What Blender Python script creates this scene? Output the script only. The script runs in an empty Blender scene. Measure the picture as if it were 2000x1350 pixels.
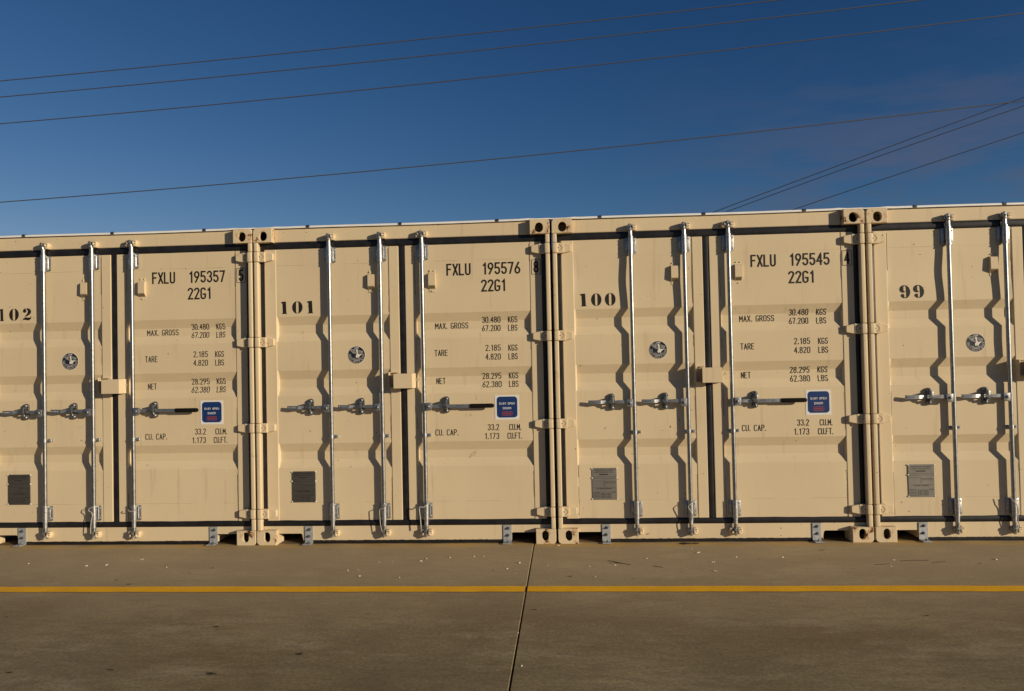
import bpy, bmesh, math, random
from mathutils import Vector, Matrix
R = math.radians
scene = bpy.context.scene
COL = scene.collection
random.seed(7)

# ------------------------------------------------------------------ camera
YAW, PITCH, ROLL = -0.06792, 0.02117, -0.02073
cam_d = bpy.data.cameras.new("camera")
cam = bpy.data.objects.new("camera", cam_d)
COL.objects.link(cam)
fw = Vector((math.sin(YAW) * math.cos(PITCH), math.cos(YAW) * math.cos(PITCH), math.sin(PITCH)))
rt = Vector((math.cos(YAW), -math.sin(YAW), 0))
up = rt.cross(fw)
r2 = rt * math.cos(ROLL) + up * math.sin(ROLL)
u2 = up * math.cos(ROLL) - rt * math.sin(ROLL)
m = Matrix((r2, u2, -fw)).transposed().to_4x4()
m.translation = Vector((0.09585, -6.2318, 1.45036))
cam.matrix_world = m
cam_d.sensor_width = 36
cam_d.lens = 36 * 1525.38 / 2000
cam_d.clip_end = 3000
scene.camera = cam

# ------------------------------------------------------------------ world, sun, exposure
SUN_DIR = Vector((1.68, -1.0, 0.44)).normalized()      # towards the sun
SUN_EL = math.asin(SUN_DIR.z)
SUN_AZ = math.atan2(SUN_DIR.x, SUN_DIR.y)
world = bpy.data.worlds.new("World")
scene.world = world
world.use_nodes = True
wn, wl = world.node_tree.nodes, world.node_tree.links
wn.clear()
wo = wn.new('ShaderNodeOutputWorld')
bg = wn.new('ShaderNodeBackground')
sky = wn.new('ShaderNodeTexSky')
sky.sky_type = 'NISHITA'
sky.sun_disc = False
sky.sun_elevation = SUN_EL
sky.sun_rotation = SUN_AZ
sky.air_density = 0.85
sky.dust_density = 0.15
sky.ozone_density = 3.0
bg.inputs['Strength'].default_value = 0.05
# thin violet evening clouds low in the sky on the right (direction space, not screen space)
tc = wn.new('ShaderNodeTexCoord')
mp = wn.new('ShaderNodeMapping'); mp.inputs['Scale'].default_value = (3.4, 3.4, 17.0)
mp.inputs['Rotation'].default_value = (0, R(-9), 0)
nz = wn.new('ShaderNodeTexNoise'); nz.inputs['Scale'].default_value = 1.5
nz.inputs['Detail'].default_value = 7; nz.inputs['Roughness'].default_value = 0.58
rmp = wn.new('ShaderNodeValToRGB')
rmp.color_ramp.elements[0].position = 0.44; rmp.color_ramp.elements[0].color = (0, 0, 0, 1)
rmp.color_ramp.elements[1].position = 0.60; rmp.color_ramp.elements[1].color = (1, 1, 1, 1)
sp = wn.new('ShaderNodeSeparateXYZ')
mx_ = wn.new('ShaderNodeMapRange'); mx_.inputs['From Min'].default_value = 0.06; mx_.inputs['From Max'].default_value = 0.36
mz_ = wn.new('ShaderNodeMapRange'); mz_.inputs['From Min'].default_value = 0.37; mz_.inputs['From Max'].default_value = 0.22
mu1 = wn.new('ShaderNodeMath'); mu1.operation = 'MULTIPLY'
mu2 = wn.new('ShaderNodeMath'); mu2.operation = 'MULTIPLY'
mu3 = wn.new('ShaderNodeMath'); mu3.operation = 'MULTIPLY'; mu3.inputs[1].default_value = 0.5
mixc = wn.new('ShaderNodeMix'); mixc.data_type = 'RGBA'
mixc.inputs[7].default_value = (1.9, 2.05, 3.2, 1)
tint = wn.new('ShaderNodeMix'); tint.data_type = 'RGBA'; tint.blend_type = 'MULTIPLY'
tint.inputs[0].default_value = 1.0
tint.inputs[7].default_value = (1.0, 1.0, 1.0, 1)
wl.new(tc.outputs['Generated'], mp.inputs['Vector']); wl.new(mp.outputs[0], nz.inputs['Vector'])
wl.new(nz.outputs['Fac'], rmp.inputs[0]); wl.new(tc.outputs['Generated'], sp.inputs[0])
wl.new(sp.outputs[0], mx_.inputs['Value']); wl.new(sp.outputs[2], mz_.inputs['Value'])
wl.new(rmp.outputs[0], mu1.inputs[0]); wl.new(mx_.outputs[0], mu1.inputs[1])
wl.new(mu1.outputs[0], mu2.inputs[0]); wl.new(mz_.outputs[0], mu2.inputs[1])
wl.new(mu2.outputs[0], mu3.inputs[0])
# deepen the zenith blue: each channel a * c^g, never more than 1.25 c, so the bright side of the sky keeps its colour
sepc = wn.new('ShaderNodeSeparateColor'); comb = wn.new('ShaderNodeCombineColor')
wl.new(sky.outputs[0], sepc.inputs[0])
for i_, (A_, g_) in enumerate(((0.584, 1.83), (0.74, 1.32), (1.083, 1.08))):
    pw = wn.new('ShaderNodeMath'); pw.operation = 'POWER'; pw.inputs[1].default_value = g_
    ml = wn.new('ShaderNodeMath'); ml.operation = 'MULTIPLY'; ml.inputs[1].default_value = A_
    lim = wn.new('ShaderNodeMath'); lim.operation = 'MULTIPLY'; lim.inputs[1].default_value = 1.25
    mn = wn.new('ShaderNodeMath'); mn.operation = 'MINIMUM'
    wl.new(sepc.outputs[i_], pw.inputs[0]); wl.new(pw.outputs[0], ml.inputs[0])
    wl.new(sepc.outputs[i_], lim.inputs[0])
    cap = wn.new('ShaderNodeMath'); cap.operation = 'MINIMUM'; cap.inputs[1].default_value = (3.6, 5.4, 8.6)[i_]
    wl.new(ml.outputs[0], mn.inputs[0]); wl.new(lim.outputs[0], mn.inputs[1]); wl.new(mn.outputs[0], cap.inputs[0]); wl.new(cap.outputs[0], comb.inputs[i_])
wl.new(comb.outputs[0], tint.inputs[6])
wl.new(tint.outputs[2], mixc.inputs[6]); wl.new(mu3.outputs[0], mixc.inputs[0])
wl.new(mixc.outputs[2], bg.inputs['Color']); wl.new(bg.outputs[0], wo.inputs['Surface'])

sun_d = bpy.data.lights.new("sun", 'SUN')
sun_d.energy = 4.6
sun_d.angle = R(0.5)
sun_d.color = (1.0, 0.85, 0.63)
sun = bpy.data.objects.new("sun", sun_d)
COL.objects.link(sun)
sun.rotation_euler = SUN_DIR.to_track_quat('Z', 'Y').to_euler()
sun.location = (20, -12, 6)

scene.render.engine = 'CYCLES'
scene.view_settings.view_transform = 'Standard'
scene.view_settings.look = 'None'
scene.view_settings.exposure = 0.0
scene.view_settings.gamma = 1.0

# ------------------------------------------------------------------ materials
def new_mat(name):
    mt = bpy.data.materials.new(name); mt.use_nodes = True
    nt = mt.node_tree
    return mt, nt, nt.nodes, nt.links, nt.nodes['Principled BSDF']

def coords(nt, scale=(1, 1, 1), rand=True):
    """object coordinates shifted by a random per object, so no two meshes share their wear"""
    n, l = nt.nodes, nt.links
    c = n.new('ShaderNodeTexCoord')
    mpg = n.new('ShaderNodeMapping'); mpg.inputs['Scale'].default_value = scale
    if rand:
        oi = n.new('ShaderNodeObjectInfo')
        mul = n.new('ShaderNodeMath'); mul.operation = 'MULTIPLY'; mul.inputs[1].default_value = 37.0
        add = n.new('ShaderNodeVectorMath'); add.operation = 'ADD'
        l.new(oi.outputs['Random'], mul.inputs[0]); l.new(mul.outputs[0], add.inputs[1])
        l.new(c.outputs['Object'], add.inputs[0]); l.new(add.outputs[0], mpg.inputs['Vector'])
    else:
        l.new(c.outputs['Object'], mpg.inputs['Vector'])
    return mpg.outputs[0]

def noise(nt, vec, scale, detail=4, rough=0.55):
    t = nt.nodes.new('ShaderNodeTexNoise')
    t.inputs['Scale'].default_value = scale; t.inputs['Detail'].default_value = detail
    t.inputs['Roughness'].default_value = rough
    nt.links.new(vec, t.inputs['Vector'])
    return t.outputs['Fac']

def ramp(nt, fac, a, b, ca=(0, 0, 0, 1), cb=(1, 1, 1, 1)):
    r = nt.nodes.new('ShaderNodeValToRGB')
    r.color_ramp.elements[0].position = a; r.color_ramp.elements[0].color = ca
    r.color_ramp.elements[1].position = b; r.color_ramp.elements[1].color = cb
    nt.links.new(fac, r.inputs[0])
    return r.outputs[0]

def mix(nt, fac, a, b, mode='MIX'):
    x = nt.nodes.new('ShaderNodeMix'); x.data_type = 'RGBA'; x.blend_type = mode
    for s, v in ((0, fac), (6, a), (7, b)):
        if isinstance(v, (int, float)): x.inputs[s].default_value = v
        elif isinstance(v, tuple): x.inputs[s].default_value = v
        else: nt.links.new(v, x.inputs[s])
    return x.outputs[2]

def bump(nt, bsdf, h, strength, dist):
    b = nt.nodes.new('ShaderNodeBump')
    b.inputs['Strength'].default_value = strength; b.inputs['Distance'].default_value = dist
    nt.links.new(h, b.inputs['Height']); nt.links.new(b.outputs[0], bsdf.inputs['Normal'])

CREAM = (0.645, 0.50, 0.325, 1)
def paint(name, rust=0.0, grime=0.5):
    mt, nt, n, l, b = new_mat(name)
    v = coords(nt)
    big = noise(nt, v, 1.4, 3)
    col = mix(nt, ramp(nt, big, 0.3, 0.72), (0.648, 0.526, 0.338, 1), (0.598, 0.480, 0.315, 1))
    streak = noise(nt, coords(nt, (9, 9, 0.7)), 2.2, 5)
    col = mix(nt, ramp(nt, streak, 0.60, 0.80, (0, 0, 0, 1), (grime,) * 3 + (1,)), col, (0.40, 0.30, 0.18, 1))
    # small dings where paint has chipped
    sp1 = noise(nt, v, 38, 2, 0.4)
    chip = ramp(nt, sp1, 0.765, 0.785)
    col = mix(nt, chip, col, (0.18, 0.10, 0.055, 1))
    if rust > 0:
        rn = noise(nt, v, 15, 6, 0.62)
        halo = ramp(nt, rn, 0.645 - rust * 0.09, 0.74 - rust * 0.09, (0, 0, 0, 1), (0.7, 0.7, 0.7, 1))
        col = mix(nt, halo, col, (0.42, 0.20, 0.07, 1))
        core = ramp(nt, rn, 0.73 - rust * 0.09, 0.755 - rust * 0.09)
        col = mix(nt, core, col, (0.075, 0.032, 0.016, 1))
    l.new(col, b.inputs['Base Color'])
    rr = ramp(nt, noise(nt, v, 5, 4), 0.2, 0.8, (0.48,) * 3 + (1,), (0.66,) * 3 + (1,))
    l.new(rr, b.inputs['Roughness'])
    b.inputs['Specular IOR Level'].default_value = 0.32
    h = mix(nt, 0.35, noise(nt, v, 7, 3), noise(nt, v, 130, 2))
    bump(nt, b, h, 0.35, 0.0035)
    return mt

def plain(name, col, rough=0.6, metal=0.0, spec=0.5, var=0.0, nscale=20, bmp=0.0):
    mt, nt, n, l, b = new_mat(name)
    b.inputs['Roughness'].default_value = rough; b.inputs['Metallic'].default_value = metal
    b.inputs['Specular IOR Level'].default_value = spec
    b.inputs['Base Color'].default_value = col + (1,)
    if var > 0:
        v = coords(nt)
        f = noise(nt, v, nscale, 5)
        dk = tuple(c * (1 - var) for c in col) + (1,); lt = tuple(min(1, c * (1 + var)) for c in col) + (1,)
        l.new(ramp(nt, f, 0.32, 0.68, dk, lt), b.inputs['Base Color'])
        if bmp: bump(nt, b, f, bmp, 0.002)
    return mt

M = {}
M['paint'] = paint('cream_paint')
M['worn'] = paint('cream_paint_rusty', 1.35, 0.6)
M['hinge'] = paint('cream_paint_thick', 0.25, 0.3)
M['post'] = paint('cream_paint_post', 0.05, 0.5)
M['rubber'] = plain('black_rubber', (0.013, 0.012, 0.013), 0.42, 0, 0.4, 0.4, 14, 0.5)
M['dark'] = plain('dark_interior', (0.012, 0.011, 0.010), 0.9)
M['galv'] = plain('galvanised_steel', (0.40, 0.405, 0.41), 0.42, 0.9, 0.5, 0.28, 55, 0.25)
M['rod'] = plain('galvanised_tube', (0.31, 0.315, 0.32), 0.36, 1.0, 0.5, 0.25, 45)
M['hub'] = plain('hub_zinc', (0.27, 0.275, 0.28), 0.5, 0.8, 0.5, 0.3, 60, 0.2)
M['steel_dull'] = plain('dull_zinc', (0.20, 0.205, 0.21), 0.38, 0.85, 0.5, 0.3, 60, 0.3)
M['bracket'] = plain('zinc_bracket', (0.34, 0.355, 0.365), 0.6, 0.3, 0.5, 0.2, 30, 0.2)
M['white'] = plain('white_trim', (0.80, 0.79, 0.77), 0.45, 0, 0.5, 0.05, 8)
M['clip'] = plain('dark_clip', (0.02, 0.035, 0.07), 0.5)
M['ink'] = plain('black_lettering', (0.016, 0.013, 0.011), 0.6, 0, 0.3)
M['grip'] = plain('black_grip', (0.007, 0.006, 0.005), 0.85, 0, 0.15)
M['blue'] = plain('sticker_blue', (0.008, 0.032, 0.135), 0.4)
M['stick_white'] = plain('sticker_white', (0.72, 0.70, 0.66), 0.4)
M['red'] = plain('sticker_red', (0.34, 0.06, 0.035), 0.45)
M['emblem'] = plain('emblem_print', (0.68, 0.64, 0.57), 0.5)
M['navy'] = plain('emblem_navy', (0.012, 0.016, 0.028), 0.4)
M['plate_sheen'] = plain('aluminium_plate_sheen', (0.22, 0.205, 0.18), 0.5, 0.4, 0.5, 0.1, 9)  # paler copy of the plate metal: brighter reflection put into the colour
M['plate'] = plain('aluminium_plate', (0.13, 0.12, 0.105), 0.42, 0.65, 0.5, 0.1, 9)
M['plate_ink'] = plain('plate_print', (0.03, 0.026, 0.022), 0.6)
M['cable'] = plain('braided_cable', (0.42, 0.39, 0.34), 0.6, 0, 0.4, 0.25, 150)
M['wire'] = plain('power_wire', (0.075, 0.065, 0.058), 0.7)
M['wire_black'] = plain('power_wire_black', (0.012, 0.012, 0.014), 0.8)
M['pebble'] = plain('pale_gravel', (0.72, 0.66, 0.56), 0.8, 0, 0.3, 0.2, 200)
M['leaf'] = plain('dark_litter', (0.035, 0.024, 0.014), 0.8)

def concrete():
    mt, nt, n, l, b = new_mat('concrete')
    v = coords(nt, rand=False)
    a = noise(nt, v, 0.75, 6, 0.6)
    col = mix(nt, ramp(nt, a, 0.28, 0.72), (0.185, 0.143, 0.074, 1), (0.385, 0.306, 0.168, 1))
    c2 = noise(nt, coords(nt, (0.5, 1.6, 1), False), 2.6, 6, 0.62)
    col = mix(nt, ramp(nt, c2, 0.45, 0.75, (0, 0, 0, 1), (0.55,) * 3 + (1,)), col, (0.185, 0.140, 0.080, 1))
    # broad cloudy patches: warm brown wear and greyer, paler laitance, drawn out along the pour
    rot = coords(nt, (0.55, 1.25, 1), False)
    rot.node.inputs['Rotation'].default_value = (0, 0, R(24))
    c3 = noise(nt, rot, 1.25, 7, 0.68)
    col = mix(nt, ramp(nt, c3, 0.50, 0.66, (0, 0, 0, 1), (0.75,) * 3 + (1,)), col, (0.195, 0.135, 0.062, 1))
    c4 = noise(nt, coords(nt, (0.8, 1.5, 1), False), 1.9, 8, 0.7)
    col = mix(nt, ramp(nt, c4, 0.53, 0.68, (0, 0, 0, 1), (0.60,) * 3 + (1,)), col, (0.42, 0.345, 0.225, 1))
    grain = noise(nt, v, 48, 6, 0.78)
    col = mix(nt, 0.48, col, ramp(nt, grain, 0.36, 0.64, (0.22, 0.22, 0.22, 1), (0.78, 0.78, 0.78, 1)), 'OVERLAY')
    fine = noise(nt, v, 170, 3, 0.7)
    col = mix(nt, 0.45, col, ramp(nt, fine, 0.3, 0.7, (0.15, 0.15, 0.15, 1), (0.85, 0.85, 0.85, 1)), 'OVERLAY')
    mid = noise(nt, coords(nt, (.45, 1.3, 1), False), 14, 5, 0.65)
    col = mix(nt, ramp(nt, mid, 0.46, 0.72, (0, 0, 0, 1), (0.62,) * 3 + (1,)), col, (0.16, 0.12, 0.075, 1))
    spk = noise(nt, v, 60, 2, 0.5)
    col = mix(nt, ramp(nt, spk, 0.74, 0.77, (0, 0, 0, 1), (0.6,) * 3 + (1,)), col, (0.06, 0.045, 0.03, 1))
    # yellowish band of run-off at the foot of the container row, and a darker tone beyond it, under the containers
    # paler towards the row: light falloff put into the concrete colour
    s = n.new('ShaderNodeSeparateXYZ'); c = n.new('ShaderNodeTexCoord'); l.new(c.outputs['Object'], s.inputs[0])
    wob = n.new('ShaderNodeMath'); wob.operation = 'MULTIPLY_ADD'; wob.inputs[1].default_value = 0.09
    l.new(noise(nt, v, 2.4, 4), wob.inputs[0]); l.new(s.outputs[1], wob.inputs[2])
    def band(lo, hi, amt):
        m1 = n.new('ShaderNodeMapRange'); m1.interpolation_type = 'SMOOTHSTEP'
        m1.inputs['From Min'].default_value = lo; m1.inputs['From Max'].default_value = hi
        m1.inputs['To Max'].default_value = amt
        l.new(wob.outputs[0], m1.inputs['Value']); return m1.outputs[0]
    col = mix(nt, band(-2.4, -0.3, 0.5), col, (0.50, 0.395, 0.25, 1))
    brk = ramp(nt, noise(nt, coords(nt, (1, 3, 1), False), 3.1, 4), 0.35, 0.62)
    mm = n.new('ShaderNodeMath'); mm.operation = 'MULTIPLY'
    l.new(band(-0.060, -0.035, 0.85), mm.inputs[0]); l.new(brk, mm.inputs[1])
    col = mix(nt, mm.outputs[0], col, (0.50, 0.32, 0.09, 1))
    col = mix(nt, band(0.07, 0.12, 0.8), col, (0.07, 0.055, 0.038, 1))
    l.new(col, b.inputs['Base Color'])
    b.inputs['Roughness'].default_value = 0.82
    b.inputs['Specular IOR Level'].default_value = 0.25
    h = mix(nt, 0.5, noise(nt, v, 26, 5, 0.6), fine)
    bump(nt, b, h, 0.5, 0.0022)
    return mt
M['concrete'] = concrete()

def yellow():
    mt, nt, n, l, b = new_mat('yellow_paint')
    v = coords(nt, rand=False)
    col = mix(nt, ramp(nt, noise(nt, v, 5, 5), 0.3, 0.7), (0.96, 0.50, 0.003, 1), (0.82, 0.42, 0.004, 1))
    col = mix(nt, ramp(nt, noise(nt, v, 55, 5, 0.75), 0.56, 0.70, (0, 0, 0, 1), (0.7,) * 3 + (1,)), col, (0.33, 0.18, 0.04, 1))
    l.new(col, b.inputs['Base Color']); b.inputs['Roughness'].default_value = 0.7
    b.inputs['Specular IOR Level'].default_value = 0.3
    bump(nt, b, noise(nt, v, 120, 3), 0.5, 0.002)
    return mt
M['yellow'] = yellow()

# ------------------------------------------------------------------ mesh helpers
def finish(name, bm, mats, parent=None, ang=0.6):
    bmesh.ops.recalc_face_normals(bm, faces=bm.faces[:])
    for f in bm.faces: f.smooth = True
    for e in bm.edges:
        e.smooth = not (len(e.link_faces) != 2 or e.calc_face_angle(0) > ang)
    me = bpy.data.meshes.new(name)
    bm.to_mesh(me); bm.free()
    if not isinstance(mats, (list, tuple)): mats = [mats]
    for x in mats: me.materials.append(x)
    o = bpy.data.objects.new(name, me)
    COL.objects.link(o)
    if parent: o.parent = parent
    return o

def bx(bm, x0, x1, y0, y1, z0, z1, bev=0.0, mat=0, seg=1):
    if x1 < x0: x0, x1 = x1, x0
    if y1 < y0: y0, y1 = y1, y0
    if z1 < z0: z0, z1 = z1, z0
    g = bmesh.ops.create_cube(bm, size=1)
    vs = g['verts']
    for v in vs:
        v.co = Vector(((x0 + x1) / 2 + v.co.x * (x1 - x0), (y0 + y1) / 2 + v.co.y * (y1 - y0), (z0 + z1) / 2 + v.co.z * (z1 - z0)))
    fs = list({f for v in vs for f in v.link_faces})
    for f in fs: f.material_index = mat
    if bev > 0:
        es = list({e for v in vs for e in v.link_edges})
        r = bmesh.ops.bevel(bm, geom=es, offset=bev, segments=seg, affect='EDGES', profile=0.5)
        for f in r['faces']: f.material_index = mat

def loft(bm, rings, caps=True, mat=0, closed=True):
    vr = [[bm.verts.new(p) for p in r] for r in rings]
    n = len(vr[0])
    for a, b in zip(vr, vr[1:]):
        for i in range(n if closed else n - 1):
            f = bm.faces.new((a[i], a[(i + 1) % n], b[(i + 1) % n], b[i])); f.material_index = mat
    if caps and closed:
        for r in (vr[0], vr[-1]):
            f = bm.faces.new(r); f.material_index = mat

def prism_xz(bm, pts, y0, y1, mat=0, bev=0.0):
    if bev > 0:
        cx = sum(p[0] for p in pts) / len(pts); cz = sum(p[1] for p in pts) / len(pts)
        def ins(p):
            d = Vector((cx - p[0], cz - p[1])); d.normalize()
            return (p[0] + d.x * bev, p[1] + d.y * bev)
        q = [ins(p) for p in pts]
        loft(bm, [[(x, y0, z) for x, z in q], [(x, y0 + bev, z) for x, z in pts], [(x, y1, z) for x, z in pts]], mat=mat)
    else:
        loft(bm, [[(x, y0, z) for x, z in pts], [(x, y1, z) for x, z in pts]], mat=mat)

def prism_xy(bm, pts, z0, z1, mat=0):
    loft(bm, [[(x, y, z0) for x, y in pts], [(x, y, z1) for x, y in pts]], mat=mat)

def cyl(bm, p0, p1, r0, r1=None, n=20, mat=0, caps=True):
    r1 = r0 if r1 is None else r1
    p0, p1 = Vector(p0), Vector(p1)
    d = (p1 - p0).normalized()
    a = d.orthogonal().normalized(); b = d.cross(a)
    rings = [[tuple(p + a * (r * math.cos(2 * math.pi * i / n)) + b * (r * math.sin(2 * math.pi * i / n))) for i in range(n)] for p, r in ((p0, r0), (p1, r1))]
    loft(bm, rings, caps, mat)

def dome(bm, x, y, z, r, h, mat=0, n=12):
    """bolt head bulging towards -y"""
    rings = []
    for k in range(4):
        t = k / 4 * math.pi / 2
        rr = r * math.cos(t); yy = y - h * math.sin(t)
        rings.append([(x + rr * math.cos(2 * math.pi * i / n), yy, z + rr * math.sin(2 * math.pi * i / n)) for i in range(n)])
    loft(bm, rings, True, mat)

def hexbolt(bm, x, y, z, r, h, mat=0):
    a0 = random.random()
    loft(bm, [[(x + r * 1.5 * math.cos(k * math.pi / 8), y, z + r * 1.5 * math.sin(k * math.pi / 8)) for k in range(16)],
              [(x + r * 1.5 * math.cos(k * math.pi / 8), y - .002, z + r * 1.5 * math.sin(k * math.pi / 8)) for k in range(16)]], True, mat)
    loft(bm, [[(x + r * math.cos(a0 + k * math.pi / 3), y - .002, z + r * math.sin(a0 + k * math.pi / 3)) for k in range(6)],
              [(x + r * math.cos(a0 + k * math.pi / 3), y - h, z + r * math.sin(a0 + k * math.pi / 3)) for k in range(6)]], True, mat)
    cyl(bm, (x, y - h, z), (x, y - h - .006, z), r * .45, n=8, mat=mat)

def tube(bm, pts, r, n=8, mat=0):
    pts = [Vector(p) for p in pts]
    rings = []; prev = None
    for i, p in enumerate(pts):
        d = (pts[min(i + 1, len(pts) - 1)] - pts[max(i - 1, 0)]).normalized()
        a = d.orthogonal().normalized() if prev is None else (prev - d * prev.dot(d)).normalized()
        prev = a; b = d.cross(a)
        rr = r(i) if callable(r) else r
        rings.append([tuple(p + a * (rr * math.cos(2 * math.pi * k / n)) + b * (rr * math.sin(2 * math.pi * k / n))) for k in range(n)])
    loft(bm, rings, True, mat)

def smooth_path(pts, k=6):
    out = []
    P = [Vector(p) for p in pts]
    for i in range(len(P) - 1):
        a, b, c, d = P[max(i - 1, 0)], P[i], P[i + 1], P[min(i + 2, len(P) - 1)]
        for j in range(k):
            t = j / k
            out.append(0.5 * ((2 * b) + (c - a) * t + (2 * a - 5 * b + 4 * c - d) * t * t + (3 * b - a - 3 * c + d) * t ** 3))
    out.append(P[-1]); return out

def tri_face(bm, loops, place, mat=0):
    """fill planar outline(s) (outer plus holes), each a list of (x, z), mapped through place()"""
    es = []
    vmap = []
    for lp in loops:
        vs = [bm.verts.new((x, 0, z)) for x, z in lp]
        for i in range(len(vs)): es.append(bm.edges.new((vs[i], vs[(i + 1) % len(vs)])))
        vmap += vs
    g = bmesh.ops.triangle_fill(bm, edges=es, use_beauty=True, use_dissolve=False, normal=(0, -1, 0))
    for f in g['geom']:
        if isinstance(f, bmesh.types.BMFace): f.material_index = mat
    for v in vmap: v.co = Vector(place(v.co.x, v.co.z))
    return vmap

# ------------------------------------------------------------------ tags
def tag(o, label=None, cat=None, group=None, kind=None):
    if label: o['label'] = label
    if cat: o['category'] = cat
    if group: o['group'] = group
    if kind: o['kind'] = kind
    return o

def empty(name, loc, label, cat, group=None):
    o = bpy.data.objects.new(name, None); COL.objects.link(o); o.location = loc
    o.empty_display_size = 0.3
    return tag(o, label, cat, group)

# ------------------------------------------------------------------ stroke lettering
def arc(cx, cy, rx, ry, a0, a1, n=10):
    return [(cx + rx * math.cos(R(a0 + (a1 - a0) * i / n)), cy + ry * math.sin(R(a0 + (a1 - a0) * i / n))) for i in range(n + 1)]
gw = .36; h_ = gw / 2
OVAL = arc(h_, 1 - .2, h_, .2, 0, 180) + arc(h_, .2, h_, .2, 180, 360)
GL = {
 '0': [OVAL + [OVAL[0]]], 'O': [OVAL + [OVAL[0]]],
 '1': [[(.06, .83), (.19, 1), (.19, 0)]],
 '2': [arc(h_, .78, h_, .22, 165, -15) + [(.02, 0), (gw, 0)]],
 '3': [arc(h_, .77, h_ * .95, .23, 160, -80) + arc(h_, .27, h_, .27, 80, -160)],
 '4': [[(.28, 0), (.28, 1), (0, .3), (gw, .3)]],
 '5': [[(gw - .02, 1), (.04, 1), (.02, .55)] + arc(h_, .3, h_, .3, 115, -155)],
 '6': [[(.28, 1), (.06, .5)] + arc(h_, .27, h_, .27, 150, 510, 18)],
 '7': [[(0, 1), (gw, 1), (.12, 0)]],
 '8': [arc(h_, .76, h_ * .88, .24, 270, 630, 18), arc(h_, .27, h_, .27, 90, 450, 18)],
 '9': [[(.08, 0), (.30, .5)] + arc(h_, .73, h_, .27, -30, 330, 18)],
 'A': [[(0, 0), (h_, 1), (gw, 0)], [(.07, .32), (.29, .32)]],
 'B': [[(0, 0), (0, 1), (.18, 1)] + arc(.18, .77, .15, .23, 90, -90) + [(0, .54)], [(.18, .54)] + arc(.18, .27, .18, .27, 90, -90) + [(0, 0)]],
 'C': [arc(h_, .8, h_, .2, 20, 180) + arc(h_, .2, h_, .2, 180, 340)],
 'D': [[(0, 0), (0, 1), (.14, 1)] + arc(.14, .78, .22, .22, 90, 0) + arc(.14, .22, .22, .22, 0, -90) + [(0, 0)]],
 'E': [[(gw - .04, 1), (0, 1), (0, 0), (gw - .04, 0)], [(0, .53), (.27, .53)]],
 'F': [[(0, 0), (0, 1), (gw - .03, 1)], [(0, .53), (.27, .53)]],
 'G': [arc(h_, .8, h_, .2, 20, 180) + arc(h_, .2, h_, .2, 180, 360) + [(gw, .42), (.2, .42)]],
 'H': [[(0, 0), (0, 1)], [(gw, 0), (gw, 1)], [(0, .53), (gw, .53)]],
 'I': [[(.03, 0), (.03, 1)]],
 'K': [[(0, 0), (0, 1)], [(gw, 1), (0, .42)], [(.1, .56), (gw, 0)]],
 'L': [[(0, 1), (0, 0), (gw - .04, 0)]],
 'M': [[(0, 0), (0, 1), (.21, .35), (.42, 1), (.42, 0)]],
 'N': [[(0, 0), (0, 1), (gw, 0), (gw, 1)]],
 'P': [[(0, 0), (0, 1), (.18, 1)] + arc(.18, .74, .18, .26, 90, -90) + [(0, .48)]],
 'R': [[(0, 0), (0, 1), (.18, 1)] + arc(.18, .75, .17, .25, 90, -90) + [(0, .5)], [(.18, .5), (gw, 0)]],
 'S': [arc(h_, .76, h_, .24, 20, 250) + arc(h_, .26, h_, .26, 70, -160)],
 'T': [[(0, 1), (gw, 1)], [(h_, 1), (h_, 0)]],
 'U': [[(0, 1)] + arc(h_, .2, h_, .2, 180, 360) + [(gw, 1)]],
 'V': [[(0, 1), (h_, 0), (gw, 1)]],
 'X': [[(0, 1), (gw, 0)], [(gw, 1), (0, 0)]],
 'Y': [[(0, 1), (h_, .5), (gw, 1)], [(h_, .5), (h_, 0)]],
 '.': [[(.02, 0), (.02, .09)]], ',': [[(.02, 0), (.02, .09)]], '-': [[(0, .45), (.2, .45)]],
}
GWID = {'.': .06, '1': .26, 'I': .06, 'M': .42, ' ': .22, '-': .2}

def ribbon(bm, pts, w, place, mat=0, step=0.01):
    q = [pts[0]]
    for a, b in zip(pts, pts[1:]):
        d = math.dist(a, b)
        k = max(1, int(d / step))
        for i in range(1, k + 1): q.append((a[0] + (b[0] - a[0]) * i / k, a[1] + (b[1] - a[1]) * i / k))
    q2 = [q[0]]
    for p in q[1:]:
        if math.dist(p, q2[-1]) > 1e-6: q2.append(p)
    q = q2
    if len(q) < 2: return
    L, Rr = [], []
    closed = math.dist(q[0], q[-1]) < 1e-5
    n = len(q)
    for i, p in enumerate(q):
        a = q[i - 1] if i > 0 else (q[-2] if closed else None)
        b = q[i + 1] if i < n - 1 else (q[1] if closed else None)
        d1 = Vector((p[0] - a[0], p[1] - a[1])).normalized() if a else None
        d2 = Vector((b[0] - p[0], b[1] - p[1])).normalized() if b else None
        if d1 is None: d1 = d2
        if d2 is None: d2 = d1
        n1 = Vector((-d1.y, d1.x)); n2 = Vector((-d2.y, d2.x))
        nn = n1 + n2
        nn = n1 if nn.length < .3 else nn.normalized()
        k = 1 / max(.5, nn.dot(n1))
        hw = w / 2 * k
        ext = Vector((0, 0))
        if not closed and i == 0: ext = -d2 * w * .45
        if not closed and i == n - 1: ext = d1 * w * .45
        L.append((p[0] + nn.x * hw + ext.x, p[1] + nn.y * hw + ext.y))
        Rr.append((p[0] - nn.x * hw + ext.x, p[1] - nn.y * hw + ext.y))
    va = [bm.verts.new(place(*p)) for p in L]; vb = [bm.verts.new(place(*p)) for p in Rr]
    for i in range(n - 1):
        f = bm.faces.new((va[i], va[i + 1], vb[i + 1], vb[i])); f.material_index = mat

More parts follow.
